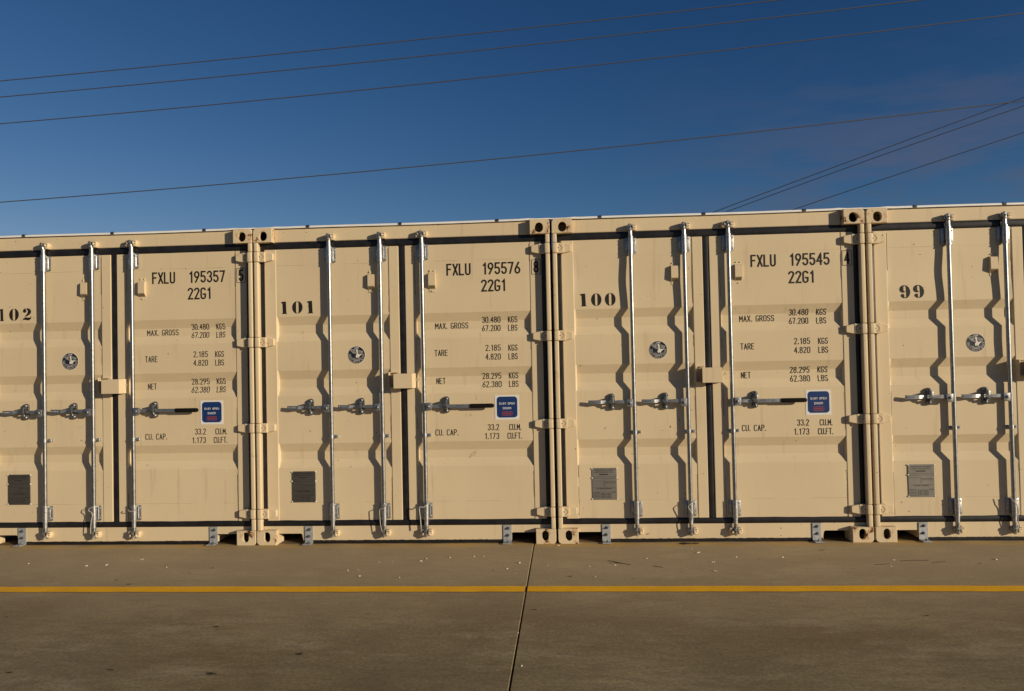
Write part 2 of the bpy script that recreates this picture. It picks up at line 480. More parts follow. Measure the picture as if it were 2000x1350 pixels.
def text(bm, s, x0, x1, z0, h, place, weight=.13, mat=0, gap=.2, align=None):
    tot = sum(GWID.get(c, gw) for c in s) + gap * (len(s) - 1)
    if x1 is None: sx = h; x1 = x0 + tot * h
    else: sx = (x1 - x0 - weight * h) / tot
    if align == 'c': x0 -= (x1 - x0) / 2
    x = x0 + weight * h / 2
    hh = h * (1 - weight)
    for c in s:
        if c != ' ':
            for pl in GL[c]:
                ribbon(bm, [(x + px * sx, z0 + weight * h / 2 + pz * hh) for px, pz in pl], weight * h, place, mat)
        x += (GWID.get(c, gw) + gap) * sx

def ell(a0, a1, n=12): return arc(.5, .5, .5, .5, a0, a1, n)
def un(pts, x0, z1, w, h): return [((px - x0) / w, (z1 - pz) / h) for px, pz in pts]
STEN = {
 '1': ([[(0, .97), (.8, 1), (.87, .06), (1, .03), (1, 0), (.05, 0), (.05, .03), (.25, .07), (.2, .85), (0, .85)]], .45),
 '0': ([ell(94, 266) + [(.37, .14), (.37, .86)], ell(86, -86) + [(.63, .14), (.63, .86)]], .8),
 '2': ([un([(1270, 300), (1200, 315), (1150, 360), (1130, 430), (1150, 490), (1200, 520), (1260, 505), (1290, 450), (1280, 390), (1250, 360), (1272, 345)], 1125, 910, 400, 615),
        un([(1300, 305), (1350, 295), (1430, 320), (1490, 380), (1515, 460), (1490, 560), (1420, 630), (1300, 700), (1200, 725), (1270, 640), (1340, 550), (1365, 460), (1350, 390), (1300, 335)], 1125, 910, 400, 615),
        un([(1125, 910), (1135, 850), (1180, 780), (1260, 750), (1350, 765), (1450, 775), (1490, 740), (1515, 695), (1525, 740), (1500, 830), (1440, 890), (1380, 905), (1300, 890), (1220, 870), (1170, 875)], 1125, 910, 400, 615)], .7),
 '9': ([un([(585, 360), (500, 375), (420, 440), (385, 540), (400, 620), (450, 680), (520, 705), (590, 700), (625, 675), (625, 635), (580, 645), (560, 600), (555, 500), (560, 430), (585, 400)], 380, 960, 470, 605),
        un([(620, 360), (720, 400), (800, 480), (850, 620), (840, 760), (790, 870), (720, 940), (650, 965), (640, 925), (680, 880), (680, 700), (670, 450), (650, 410), (612, 395)], 380, 960, 470, 605),
        un([(520, 755), (580, 790), (590, 830), (570, 880), (600, 915), (605, 965), (530, 945), (460, 900), (435, 840), (450, 790)], 380, 960, 470, 605)], .8),
}

# ------------------------------------------------------------------ container
W, H, LEN = 2.438, 2.591, 6.058
YF, YP, RD = 0.058, 0.062, 0.031      # frame face, door sheet, corrugation depth
BANDS = [(1.862, 1.791, 1.723, 1.656), (1.416, 1.344, 1.276, 1.209), (0.818, 0.748, 0.685, 0.618)]
HINGES = [(2.316, 2.398), (1.614, 1.695), (0.914, 0.990), (0.212, 0.290)]
RODS = [(0.627, -1), (1.049, -1), (1.394, 1)]

def rec(z):
    for a, b, c, d in BANDS:
        if a >= z >= b: return RD * (a - z) / (a - b)
        if b >= z >= c: return RD
        if c >= z >= d: return RD * (z - d) / (c - d)
    return 0.0

def build_container(no, loc, label, P):
    T = empty('shipping_container', loc, label, 'container', 'shipping containers parked side by side')
    rnd = random.Random(no * 13)
    PA, PB = rnd.random() * 6, rnd.random() * 6
    DENT = P['dent']
    def dent(x, z):
        v = 0.0008 * math.sin(5.1 * x + PA) * math.sin(4.3 * z + PB)
        for dx, dz, rx, rz, amp in DENT:
            v += amp * math.exp(-((x - dx) / rx) ** 2 - ((z - dz) / rz) ** 2)
        return v
    def surf(x, z, off=0.0016): return (x, YP + rec(z) + dent(x, z) - off, z)
    mir = lambda x, s: x if s > 0 else W - x

    # corner castings -------------------------------------------------
    for s in (1, -1):
        for top in (True, False):
            for back in (False, True):
                bm = bmesh.new()
                z0, z1 = (H - .118, H) if top else (0.0125 * 0, .118)
                rr = .030
                zc = z1 if top else z0; sg = -1 if top else 1
                # outline, outer edge at x=.0, rounded outer corner
                o = []
                if top: o = [(.162, z0), (.162, z1)] + arc(rr + .002, z1 - rr, rr, rr, 90, 180, 6) + [(.002, z0)]
                else: o = [(.002, z1), (.162, z1), (.162, z0)] + arc(rr + .002, z0 + rr, rr, rr, 270, 180, 6)
                hz = z1 - .067 if top else .066
                hx = .087
                ho = arc(hx, hz + (.006 if top else .013), .0335 if top else .0265, .034 if top else .0285, 0, 180, 10) + arc(hx, hz - (.006 if top else .013), .0335 if top else .0265, .034 if top else .0285, 180, 360, 10)
                o = [(mir(x, s), z) for x, z in o]; ho = [(mir(x, s), z) for x, z in ho]
                yA, yB = (0.0, .178) if not back else (LEN, LEN - .178)
                sgn = 1 if not back else -1
                bv = .003
                cx, cz = sum(p[0] for p in o) / len(o), (z0 + z1) / 2
                inn = [(x + bv * (1 if x < cx else -1), z + bv * (1 if z < cz else -1)) for x, z in o]
                tri_face(bm, [inn, ho], lambda x, z: (x, yA, z))
                loft(bm, [[(x, yA, z) for x, z in inn], [(x, yA + sgn * bv, z) for x, z in o], [(x, yB, z) for x, z in o]], caps=False)
                bm.faces.new([bm.verts.new((x, yB, z)) for x, z in o])
                loft(bm, [[(x, yA, z) for x, z in ho], [(x, yA + sgn * .030, z) for x, z in ho]], caps=False)
                bmesh.ops.remove_doubles(bm, verts=bm.verts[:], dist=.0002)
                c = finish('corner_casting', bm, M['worn'], T)

    # corner posts, cut around the hinges ------------------------------
    for s in (1, -1):
        bm = bmesh.new()
        cuts = [H - .118] + [v for a, b in HINGES for v in (b + .002, a - .002)] + [.118]
        for zt, zb in zip(cuts[0::2], cuts[1::2]):
            bx(bm, mir(.005, s), mir(.040, s), 0.002, .05, zb, zt, .007, seg=3)
        bx(bm, mir(.006, s), mir(.036, s), .03, .16, .118, H - .118)
        finish('corner_post', bm, M['post'], T)
        bm = bmesh.new()
        bx(bm, mir(.004, s), mir(.07, s), LEN - .12, LEN - .004, .118, H - .118, .006)
        finish('rear_post', bm, M['paint'], T)

    # header with cam keepers ------------------------------------------
    bm = bmesh.new()
    bx(bm, .163, W - .163, YF, .15, 2.478, 2.586, .004)
    bx(bm, .041, .163, YF + .02, .15, 2.40, H - .12)
    bx(bm, W - .163, W - .041, YF + .02, .15, 2.40, H - .12)
    head = finish('door_header', bm, M['paint'], T)
    # sill with fork pockets -------------------------------------------
    bm = bmesh.new()
    zb = .024
    sill = [(.163, .083), (.350, .083), (.360, .076), (.370, zb), (W - .370, zb), (W - .360, .076), (W - .350, .083), (W - .163, .083)]
    for a, b in zip(sill, sill[1:]):
        loft(bm, [[(a[0], YF, a[1]), (b[0], YF, b[1]), (b[0], YF, .143), (a[0], YF, .143)],
                  [(a[0], .075, a[1]), (b[0], .075, b[1]), (b[0], .075, .143), (a[0], .075, .143)]])
    bmesh.ops.remove_doubles(bm, verts=bm.verts[:], dist=.0001)
    bx(bm, .041, .163, YF, .12, .1185, .143)
    bx(bm, W - .163, W - .041, YF, .12, .1185, .143)
    for s in (1, -1):
        bx(bm, mir(.163, s), mir(.366, s), .074, 1.2, .083, .088)        # pocket roof
        bx(bm, mir(.362, s), mir(.366, s), .074, .60, .012, .083)        # pocket side
    sl = finish('door_sill', bm, M['paint'], T)
    bm = bmesh.new()
    n = 80; rows = []
    for i in range(n + 1):
        x = .372 + (W - .744) * i / n
        rows.append([(x, YF - .0015, .0275 + rnd.uniform(-.0012, .0025)), (x, YF - .0015, .006), (x, YF + .010, .006), (x, YF + .010, .0275)])
    loft(bm, rows)
    finish('sill_seal', bm, M['rubber'], sl)
    for host, zc, top in ((head, 2.502, True), (sl, .088, False)):
        for xr, sd in RODS:
            sides = (1,) if sd < 0 else (1, -1)
            for q in sides:
                bm = bmesh.new()
                a, b = xr + q * .014, xr + q * .047
                bx(bm, a, b, .016, YF + .002, zc - .024, zc + .028, .007, seg=2)
                bx(bm, (a + b) / 2 - .009, (a + b) / 2 + .011, .0135, .018, zc - .002, zc + .004, 0, 1)
                bx(bm, (a + b) / 2 - .003, (a + b) / 2 + .013, .0135, .018, zc + .014, zc + .019, 0, 1)
                bx(bm, xr + q * .016, xr + q * .034, .006, .024, zc - .016 + (.012 if top else 0), zc + .016 - (0 if top else .010), .004)
                bx(bm, xr + q * .030, xr + q * .052, .030, YF + .002, zc - .010, zc + .014, .004)
                finish('cam_keeper', bm, [M['hinge'], M['dark']], host)
    # roof, walls, floor, end -------------------------------------------
    bm = bmesh.new()
    prof = []
    k = 0; y = .16
    while y < LEN - .16:
        z = H - .012
        prof += [(y, z), (y + .09, z), (y + .105, z - .02), (y + .195, z - .02), (y + .21, z)]
        y += .21
    prof = [(max(min(a, LEN - .05), .06), b) for a, b in prof]
    loft(bm, [[(0.03, a, b) for a, b in prof], [(W - .03, a, b) for a, b in prof]], caps=False, closed=False)
    finish('roof', bm, M['paint'], T)
    for s in (1, -1):
        bm = bmesh.new()
        prof = []
        y = .16
        while y < LEN - .12:
            prof += [(.012, y), (.012, y + .07), (.046, y + .14), (.046, y + .21)]
            y += .278
        prof = [(a, min(b, LEN - .1)) for a, b in prof]
        loft(bm, [[(mir(a, s), b, .12) for a, b in prof], [(mir(a, s), b, H - .05) for a, b in prof]], caps=False, closed=False)
        bx(bm, mir(.006, s), mir(.06, s), .178, LEN - .178, H - .072, H - .008, .004)
        bx(bm, mir(.006, s), mir(.06, s), .178, LEN - .178, .02, .15, .004)
        finish('side_wall', bm, M['paint'], T)
    bm = bmesh.new()
    bx(bm, .07, W - .07, LEN - .05, LEN - .02, .04, H - .02)
    finish('end_wall', bm, M['paint'], T)
    bm = bmesh.new()
    bx(bm, .06, W - .06, .09, LEN - .06, .12, .15)
    for i in range(9): bx(bm, .06, W - .06, .5 + i * .6, .56 + i * .6, .03, .12)
    finish('underframe', bm, M['dark'], T)
    # white roof edge trim with dark clips -------------------------------
    bm = bmesh.new()
    def tz(x):
        e = min(x, W - x)
        return 2.5935 - .005 * min(1, max(0, (e - .12) / .12)) + .002 * math.sin(3.1 * x)
    xs = [-.0035 + (W + .010) * i / 40 for i in range(41)]
    rings = []
    for x in xs:
        z = tz(x); th = .017 - (.007 if min(x, W - x) < .165 else 0)
        yy = .040
        rings.append([(x, yy, z), (x, yy, z + th * .8), (x, yy + .006, z + th), (x, yy + .09, z + th), (x, yy + .09, z)])
    loft(bm, rings)
    trim = finish('roof_trim', bm, M['white'], T)
    for xc in P['clips']:
        bm = bmesh.new()
        bx(bm, xc - .013, xc + .013, .034, .09, tz(xc) + .001, tz(xc) + .0215, .002)
        finish('trim_clip', bm, M['clip'], trim)
    bm = bmesh.new(); bx(bm, W - .002, W + P.get('gap', 0), .10, .13, .0, 2.592)
    if P.get('gap'): finish('gap_blocker', bm, M['rubber'], T)  # added strip, keeps sky from showing through the gap between containers
    # rubber seals --------------------------------------------------------
    bm = bmesh.new()
    rg = random.Random(no)
    def half(axis, a0, a1, lo, hi, bulge, base):
        n = 24
        w0, c0 = (a1 - a0) / 2, (a0 + a1) / 2
        rings = []
        for i in range(n + 1):
            t = lo + (hi - lo) * i / n
            j = .0012 * math.sin(t * 9 + no) + .0008 * math.sin(t * 31 + no)
            ring = []
            for k in range(9):
                a = math.pi * k / 8
                u = c0 + j + w0 * math.cos(a); yv = base - bulge * math.sin(a) ** .7
                ring.append((u, yv, t) if axis == 'z' else (t, yv, u))
            rings.append(ring)
        loft(bm, rings, caps=False, closed=False)
    half('z', .037, .077, .15, 2.47, .010, YF + .012)
    half('z', W - .077, W - .037, .15, 2.47, .010, YF + .012)
    half('z', 1.192, 1.251, .19, 2.42, .012, YF + .017)
    half('x', 2.416, 2.481, .06, W - .06, .014, YF + .012)
    half('x', .140, .192, .044, W - .044, .015, YF + .010)
    bx(bm, .036, W - .036, .101, .110, .14, 2.48)  # added backing sheet, blocks light behind the seals
    finish('door_seal', bm, M['rubber'], T)

    # doors ---------------------------------------------------------------
    doors = []
    for side, (s0, p0, p1, s1) in (('l', (.073, .170, 1.114, 1.195)), ('r', (1.248, 1.327, 2.269, 2.363))):
        bm = bmesh.new()
        zt, zl = 2.419, .188
        for a, b in ((s0, p0), (p1, s1)):
            bx(bm, a, b, YF, .10, zl, zt, .004, seg=2)
        # sheet: flat top and bottom, three pressed bands
        xs = [p0, p0 + .009] + [p0 + .009 + (p1 - p0 - .018) * i / 26 for i in range(1, 26)] + [p1 - .009, p1]
        zs = [zl, zl + .05, zl + .10, .333, .336, .339]
        z = .339
        marks = sorted([v for b in BANDS for v in b] + [2.284, 2.287, 2.290, zt])
        for mk in marks:
            k = max(1, int((mk - z) / .045))
            for i in range(1, k + 1): zs.append(z + (mk - z) * i / k)
            z = mk
        grid = []
        for z in zs:
            row = []
            for i, x in enumerate(xs):
                e = 0 if i in (0, len(xs) - 1) else 1
                seam = -.0008 if abs(z - .336) < 1e-4 or abs(z - 2.287) < 1e-4 else 0
                row.append(bm.verts.new((x, YP + rec(z) * e + dent(x, z) * e - seam * -1, z)))
            grid.append(row)
        for r0, r1 in zip(grid, grid[1:]):
            for i in range(len(xs) - 1): bm.faces.new((r0[i], r0[i + 1], r1[i + 1], r1[i]))
        d = finish('door', bm, M['paint'], T, ang=.25)
        doors.append(d)
        # fine weld/caulk lines where sheet meets rails and stiles
        bm = bmesh.new()
        rw = random.Random(no * 3 + (side == 'r'))
        for zz in (.337, 2.286):
            x = p0 + .01
            while x < p1 - .03:
                ln = rw.uniform(.08, .32)
                if rw.random() < .72:
                    x2 = min(x + ln, p1 - .01)
                    ribbon(bm, [(x, zz + rw.uniform(-.0008, .0008)), (x2, zz + rw.uniform(-.0008, .0008))], .0013, lambda u, v: surf(u, v, .0006), step=.05)
                x += ln
        for xx in (p0 + .003, p1 - .003):
            z = 2.40
            while z > .22:
                ln = rw.uniform(.05, .35)
                if rw.random() < .6 and rec(z) == 0 and rec(z - ln) == 0 and not any(z - ln < b[0] and z > b[3] for b in BANDS):
                    pts = [(xx + rw.uniform(-.0015, .0015), z - ln * i / 5) for i in range(6)]
                    ribbon(bm, pts, rw.uniform(.0018, .0042), lambda u, v: (u, YP - .0016, v), step=.05)
                z -= ln
        finish('weld_seam', bm, M['steel_seam'], d)
        # hinges
        s = 1 if side == 'l' else -1
        for za, zc in HINGES:
            bm = bmesh.new()
            zm = (za + zc) / 2; hh = (zc - za) / 2
            bx(bm, mir(.005, s), mir(.046, s), -.002, .034, za, zc, .008, seg=3)
            A = [(.040, zm - hh), (.092, zm - hh), (.092, zm + hh), (.040, zm + hh)]
            prism_xz(bm, [(mir(x, s), z) for x, z in A], .027 if s < 0 else .014, .045, bev=.003)
            B = [(.088, zm - hh * .98), (.150, zm - hh * .68), (.154, zm - hh * .5), (.154, zm + hh * .5), (.150, zm + hh * .68), (.088, zm + hh * .98)]
            prism_xz(bm, [(mir(x, s), z) for x, z in B], .030, YF + .001, bev=.004)
            dome(bm, mir(.052, s), .027 if s < 0 else .014, zm, .0045, .002, 1)
            vv = lambda x, z: (mir(x, s), .0255 if s < 0 else .0125, z)
            ribbon(bm, [(.064, zm + hh * .62), (.084, zm), (.064, zm - hh * .62)], .003, vv, 2, step=.05)
            if rnd.random() < .8:
                ribbon(bm, [(.075 + rnd.uniform(-.005, .005), za - .002), (.085, za - .012 * rnd.random() - .004)], .004, lambda x, z: (mir(x, s), YF - .004, z), 0, step=.05)
            finish('hinge', bm, [M['hinge'], M['dark'], M['seam2']], d)
    dl, dr = doors

    # louvred vents --------------------------------------------------------
    for dd, xa, xb, zt, zb2 in ((dl, .944, .999, 2.196, 2.062), (dr, 1.444, 1.499, 2.190, 2.055)):
        bm = bmesh.new()
        yb = YP + dent(.97, 2.1)
        sec = [(yb, zt), (yb - .028, zt - .008), (yb - .030, zb2 + .034), (yb, zb2)]
        loft(bm, [[(xa, y, z) for y, z in sec], [(xb, y, z) for y, z in sec]])
        for i in range(7):
            t = (i + .5) / 7
            x = xa + .004 + (xb - xa - .008) * t
            zz0, zz1 = zb2 + .006, zb2 + .029
            loft(bm, [[(x - .0016, yb - .030 * (zz0 - zb2) / .034 - .0012, zz0), (x + .0016, yb - .030 * (zz0 - zb2) / .034 - .0012, zz0)],
                      [(x - .0016, yb - .030 * (zz1 - zb2) / .034 - .0012, zz1), (x + .0016, yb - .030 * (zz1 - zb2) / .034 - .0012, zz1)]], caps=False, closed=False, mat=1)
        for z0, z1 in ((zt - .002, zt + .026), (zb2 - .022, zb2 + .003)):
            bx(bm, xa + .002, xb - .002, yb - .003, yb + .001, z0, z1, .001)
            zm = (z0 + z1) / 2 + (.004 if z0 > zb2 + .1 else -.004)
            for xx in ((xa + .012, xb - .012) if z0 > 2.1 else ((xa + xb) / 2,)):
                dome(bm, xx, yb - .003, zm, .006, .006, 0)
                dome(bm, xx - .003, yb - .0035, zm - .002, .003, .009, 1)
        finish('vent', bm, [M['paint'], M['seam2']], dd)

    # locking rods ---------------------------------------------------------
    YR = .028
    for ri, (xr, sd) in enumerate(RODS):
        bm = bmesh.new()
        cyl(bm, (xr, YR, .118), (xr, YR, 2.475), .0158, n=24)
        for z in (rnd.uniform(.5, .8), rnd.uniform(1.3, 1.5), rnd.uniform(1.9, 2.1)):
            cyl(bm, (xr, YR, z), (xr, YR, z + .002), .0162, n=24)
        rod = finish('locking_rod', bm, M['rod'], T)
        for z0, z1, top in ((2.292, 2.428, True), (.196, .330, False)):
            bm = bmesh.new()
            bx(bm, xr - .047, xr + .047, YF - .006, YF - .0005, z0 + .006, z1 - .004, .004, seg=2)
            cyl(bm, (xr, YR, z0), (xr, YR, z1), .0208, n=24)
            bx(bm, xr - .0205, xr + .0205, YR, YF - .002, z0 + .004, z1 - .004)
            for za in (z0 - .002, z1 - .004):
                cyl(bm, (xr, YR, za), (xr, YR, za + .006), .0228, n=24)
            zn = z1 if top else z0
            sg = 1 if top else -1
            cyl(bm, (xr, YR, zn), (xr, YR, zn + sg * .050), .0165, n=20)
            cyl(bm, (xr, YR, zn + sg * .012), (xr, YR, zn + sg * .016), .0182, n=20)
            for q in (1, -1):
                for zz in (z0 + .026, z1 - .026):
                    dome(bm, xr + q * .036, YF - .006, zz, .0075, .007)
                    cyl(bm, (xr + q * .036, YF - .012, zz), (xr + q * .036, YF - .015, zz), .0035, n=8)
                bx(bm, xr + q * .026, xr + q * .031, YF - .014, YF - .006, z0 + .015, z1 - .015, .002)
            for zz in (z0 + .030, z1 - .030):
                dome(bm, xr - .009, YR - .0192, zz, .0036, .0016, 1, 8)
            finish('bearing_bracket', bm, [M['galv'], M['dark']], rod)
            # cam: forked casting that hooks behind the keeper
            bm = bmesh.new()
            zc = 2.502 if top else .088
            bx(bm, xr - .017, xr + .006, .004, .05, zc - .022, zc + .030 if top else zc + .03, .005, seg=2)
            if not top: bx(bm, xr - .012, xr + .004, .008, .04, zc - .034, zc - .015, .004)
            bx(bm, xr - .026, xr - .010, .026, .056, zc - .010, zc + .022, .004)
            bx(bm, xr - .004, xr + .012, .010, .034, zc - .026, zc - .004, .003)
            prism_xz(bm, [(xr - .015, zc + .012), (xr - .006, zc + .030), (xr + .008, zc + .026), (xr + .004, zc - .002)], -.002, .006, bev=.001)
            bx(bm, xr + .004, xr + .012, .012, .05, zc - .016, zc + .022, 0, 1)
            bx(bm, xr - .009, xr - .005, .002, .006, zc - .012, zc + .010, 0, 1)
            finish('rod_cam', bm, [M['galv'], M['dark']], rod)
        # guide strap below the handle
        bm = bmesh.new()
        zg = .875
        cyl(bm, (xr, YR, zg - .013), (xr, YR, zg + .013), .0178, n=20)
        bx(bm, xr - .020, xr + .020, YR, YP - .001, zg - .012, zg + .012)
        bx(bm, xr + .012, xr + .050, YP - .024, YP - .018, zg - .013, zg + .011, .002)
        bx(bm, xr - .040, xr - .012, YP - .010, YP - .001, zg - .011, zg + .011, .002)
        bx(bm, xr + .042, xr + .050, YP - .022, YP + .001, zg - .012, zg + .010)
        hexbolt(bm, xr + .036, YP - .024, zg, .0075, .008)
        dome(bm, xr - .006, YR - .0168, zg - .001, .0045, .0015, 1, 8)
        finish('rod_guide', bm, [M['galv'], M['dark']], rod)
        # handle hub
        bm = bmesh.new()
        zh = 1.106; s = sd
        cyl(bm, (xr, YR, zh - .03), (xr, YR, zh + .03), .0170, n=20)
        bx(bm, xr + s * .012, xr + s * .062, .004, .012, zh - .033, zh + .031, .003, seg=2)
        bx(bm, xr + s * .014, xr + s * .058, .012, .040, zh - .026, zh + .026, .002)
        dome(bm, xr + s * .036, .004, zh, .013, .010)
        if s < 0: dome(bm, xr + s * .036, -.004, zh, .005, .004, 1)
        finish('handle_hub', bm, [M['hub'], M['dark']], rod)
        # handle bar: bent flat bar
        bm = bmesh.new()
        zt_ = (1.116 if s < 0 else 1.108) + rnd.uniform(-.0025, .0025)
        if s < 0:
            path = [(.052, .020), (.115, .020), (.160, .026), (.208, .032), (.262, .008), (.270, .006), (.364, .024)]
            hb = [.0135, .013, .010, .012, .013, .0145, .0145]
        else:
            path = [(.056, .022), (.110, .018), (.150, .026), (.215, .024), (.300, .012), (.385, .014)]
            hb = [.012, .012, .012, .014, .014, .014]
        th = .004
        rings = [[(xr + s * px, py - th, zt_ - q), (xr + s * px, py + th, zt_ - q), (xr + s * px, py + th, zt_ + q), (xr + s * px, py - th, zt_ + q)] for (px, py), q in zip(path, hb)]
        loft(bm, rings)
        if s < 0:
            # ribbed, embossed end of the bar
            for i in range(9):
                xx = xr + s * (.275 + i * .0095)
                bx(bm, xx - .0025, xx + .0025, .0035 + i * .0009, .012 + i * .0009, zt_ - .004 + (i % 2) * .002, zt_ + .005, .0005)
        finish('door_handle', bm, M['galv'], rod)
        if s > 0:
            bm = bmesh.new()
            n = 14
            xs_ = [.372, .376, .540, .556, .564, .568]; sc = [.9, 1, 1, .93, .75, .45]
            rings = []
            for px, k in zip(xs_, sc):
                rings.append([(xr + px, .010 + .010 * k * math.cos(2 * math.pi * i / n), zt_ - .001 + .0175 * k * (abs(math.sin(2 * math.pi * i / n)) ** .4) * (1 if math.sin(2 * math.pi * i / n) >= 0 else -1)) for i in range(n)])
            loft(bm, rings)
            finish('handle_grip', bm, M['grip'], rod)
        # handle latch with its swinging cover
        bm = bmesh.new()
        xl = xr + s * (.176 if s < 0 else .178)
        pl = [(xl + .024 * math.cos(R(a)), (1.160 if 0 <= a <= 180 else 1.072) + .024 * math.sin(R(a))) for a in range(0, 360, 20)]
        prism_xz(bm, pl, YP - .016, YP - .001, bev=.003)
        dome(bm, xl, YP - .016, 1.164, .017, .016)
        dome(bm, xl, YP - .016, 1.068, .018, .016)
        dome(bm, xl + .003, YP - .030, 1.166, .0065, .006)
        dome(bm, xl + .003, YP - .030, 1.066, .0065, .006)
        bx(bm, xl - .014, xl + .010, .000, YP - .014, 1.140, 1.156, .003)
        bx(bm, xl - .012, xl + .012, -.004, .010, 1.094, 1.158, .004, seg=2)
        prism_xz(bm, [(xl - .030, 1.118), (xl - .006, 1.128), (xl + .014, 1.110), (xl + .010, 1.096), (xl - .010, 1.104)], -.008, .004, bev=.002)
        bx(bm, xl - .022, xl - .012, .010, YP - .016, 1.128, 1.150, .002)
        bx(bm, xl - .010, xl + .012, .010, YP - .014, 1.078, 1.096, .003)
        finish('handle_latch', bm, M['steel_dull'], rod)

    # lock box over the door gap --------------------------------------------
    bm = bmesh.new()
    x0, x1, za, zb3, yf = 1.156, 1.309, 1.257, 1.375, -.028
    t = .004
    bx(bm, x0, x1, yf, yf + t, za, zb3, .0015)
    prism_xy(bm, [(x1 - t, yf + .001), (x1 + .016, YF), (x1 + .012, YF), (x1 - t - .003, yf + t)], za, zb3)
    bx(bm, x0 + .002, x1 - .002, yf + t, YF - .012, zb3 - t, zb3 - .0003)
    bx(bm, x0 + .002, x1 - .002, yf + t, YF - .012, za + .0003, za + t)
    cyl(bm, (x1 + .030, YF - .012, za + .062), (x1 + .008, YF - .004, za + .050), .003, n=8)
    tube(bm, [(x1 + .030 + .009 * math.cos(a), YF - .014, za + .068 + .009 * math.sin(a)) for a in [i * .6 for i in range(-2, 7)]], .0025)
    lb = finish('lock_box', bm, M['paint'], T)
    bm = bmesh.new()
    bx(bm, 1.109, 1.114, .002, YF + .001, 1.262, 1.389, .001)
    bx(bm, 1.114, 1.190, .022, YF + .001, 1.384, 1.389)
    bx(bm, 1.114, 1.165, .022, YF + .001, 1.262, 1.266)
    bx(bm, 1.114, 1.124, .010, .018, 1.374, 1.384)
    finish('lock_plate', bm, M['paint'], lb)

    # data plate --------------------------------------------------------------
    bm = bmesh.new()
    px0, px1, pz0, pz1 = .281, .477, .337, .590
    yb = min(YP + dent(px0, .45), YP + dent(px1, .45), YP + dent(.38, .35), YP + dent(.38, .58)) - .003
    bx(bm, px0, px1, yb - .002, yb + .006, pz0, pz1, .001, 0)
    pp = lambda x, z: (x, yb - .0032, z)
    xc = (px0 + px1) / 2
    for x in (px0 - .001, px1 + .001):
        for z in (pz0 + .006, pz1 - .080, pz1 - .004): dome(bm, x, yb - .001, z, .006, .005, 2)
    text(bm, 'APPROVED FOR TRANSPORT', px0 + .022, px1 - .022, pz1 - .021, .0085, pp, .16, 1)
    text(bm, 'UNDER CUSTOMS SEAL', px0 + .022, px1 - .028, pz1 - .037, .0085, pp, .16, 1)
    bx(bm, xc - .040, xc + .032, yb - .0032, yb - .002, pz1 - .056, pz1 - .047, 0, 1)
    text(bm, 'CSC SAFETY APPROVAL', xc - .060, xc + .056, pz0 + .086, .0085, pp, .16, 1)
    def ln(xa, xb, z, w=.0018): ribbon(bm, [(xa, z), (xb, z)], w, pp, 1, step=1)
    for z in (pz1 - .070, pz1 - .083): ln(px0 + .010, px1 - .012, z)
    for z in (pz1 - .110, pz1 - .120): ln(xc + .004, px1 - .010, z, .003)
    ln(px0 + .008, xc, pz1 - .103)
    ribbon(bm, [(xc - .002, pz1 - .103), (xc - .002, pz1 - .150)], .0016, pp, 1, step=1)
    ln(px0 + .006, px1 - .006, pz1 - .158, .0014)
    for i in range(5): ln(px0 + .006, px0 + .060, pz0 + .014 + i * .0115, .0032)
    for i in range(4): ln(px0 + .072, px1 - .050, pz0 + .016 + i * .0125, .0034)
    for x in (px0 + .072, px0 + .092, px1 - .070, px1 - .050): ribbon(bm, [(x, pz0 + .012), (x, pz0 + .055)], .0016, pp, 1, step=1)
    ln(px1 - .040, px1 - .010, pz0 + .060, .005)
    finish('data_plate', bm, [M['plate_sheen'] if no < 101 else M['plate'], M['plate_ink'], M['stick_white']], dl)

    # round eagle emblem ----------------------------------------------------
    bm = bmesh.new()
    ex, ez = P['emblem']
    er = .0695
    yE = YP + dent(ex, ez)
    circ = lambda r: [(ex + r * math.cos(2 * math.pi * i / 48), ez + r * math.sin(2 * math.pi * i / 48)) for i in range(48)]
    cyl(bm, (ex, yE - .0016, ez), (ex, yE + .001, ez), er * 1.035, n=48, mat=1)
    tri_face(bm, [circ(er)], lambda x, z: (x, yE - .0024, z), 0)
    ep = lambda x, z: (x, yE - .0032, z)
    eu = lambda l: [(ex + (a - 597) / 285 * er, ez + (722 - b) / 285 * er) for a, b in l]
    tri_face(bm, [eu([(572, 535), (632, 535), (644, 600), (642, 676), (690, 696), (806, 682), (752, 722), (700, 760), (680, 812), (650, 828), (628, 790), (604, 830), (578, 812), (566, 772), (582, 728), (604, 700), (598, 640), (584, 590)])], ep, 1)
    for a, b in (((372, 532), (556, 538)), ((372, 566), (560, 590)), ((410, 604), (580, 640)), ((450, 640), (590, 690)), ((520, 560), (500, 640)), ((662, 560), (760, 590)), ((668, 602), (830, 632)), ((672, 640), (800, 660)), ((760, 590), (830, 632))):
        ribbon(bm, eu([a, b]), er * .036, ep, 1, step=1)
    for rr_, a0, a1 in ((.52, 205, 335), (.40, 215, 325)):
        ribbon(bm, [(ex + er * rr_ * math.cos(R(a)), ez - er * .12 + er * rr_ * math.sin(R(a))) for a in range(a0, a1, 8)], er * .032, ep, 1, step=1)
    ribbon(bm, [(ex + er * .70 * math.cos(R(a)), ez + er * .70 * math.sin(R(a))) for a in list(range(170, 372, 8))], er * .024, ep, 1, step=1)
    text(bm, 'ABS', ex - er * .27, ex + er * .24, ez + er * .72, er * .20, ep, .22, 1)
    word = 'AMERICAN BUREAU OF SHIPPING'
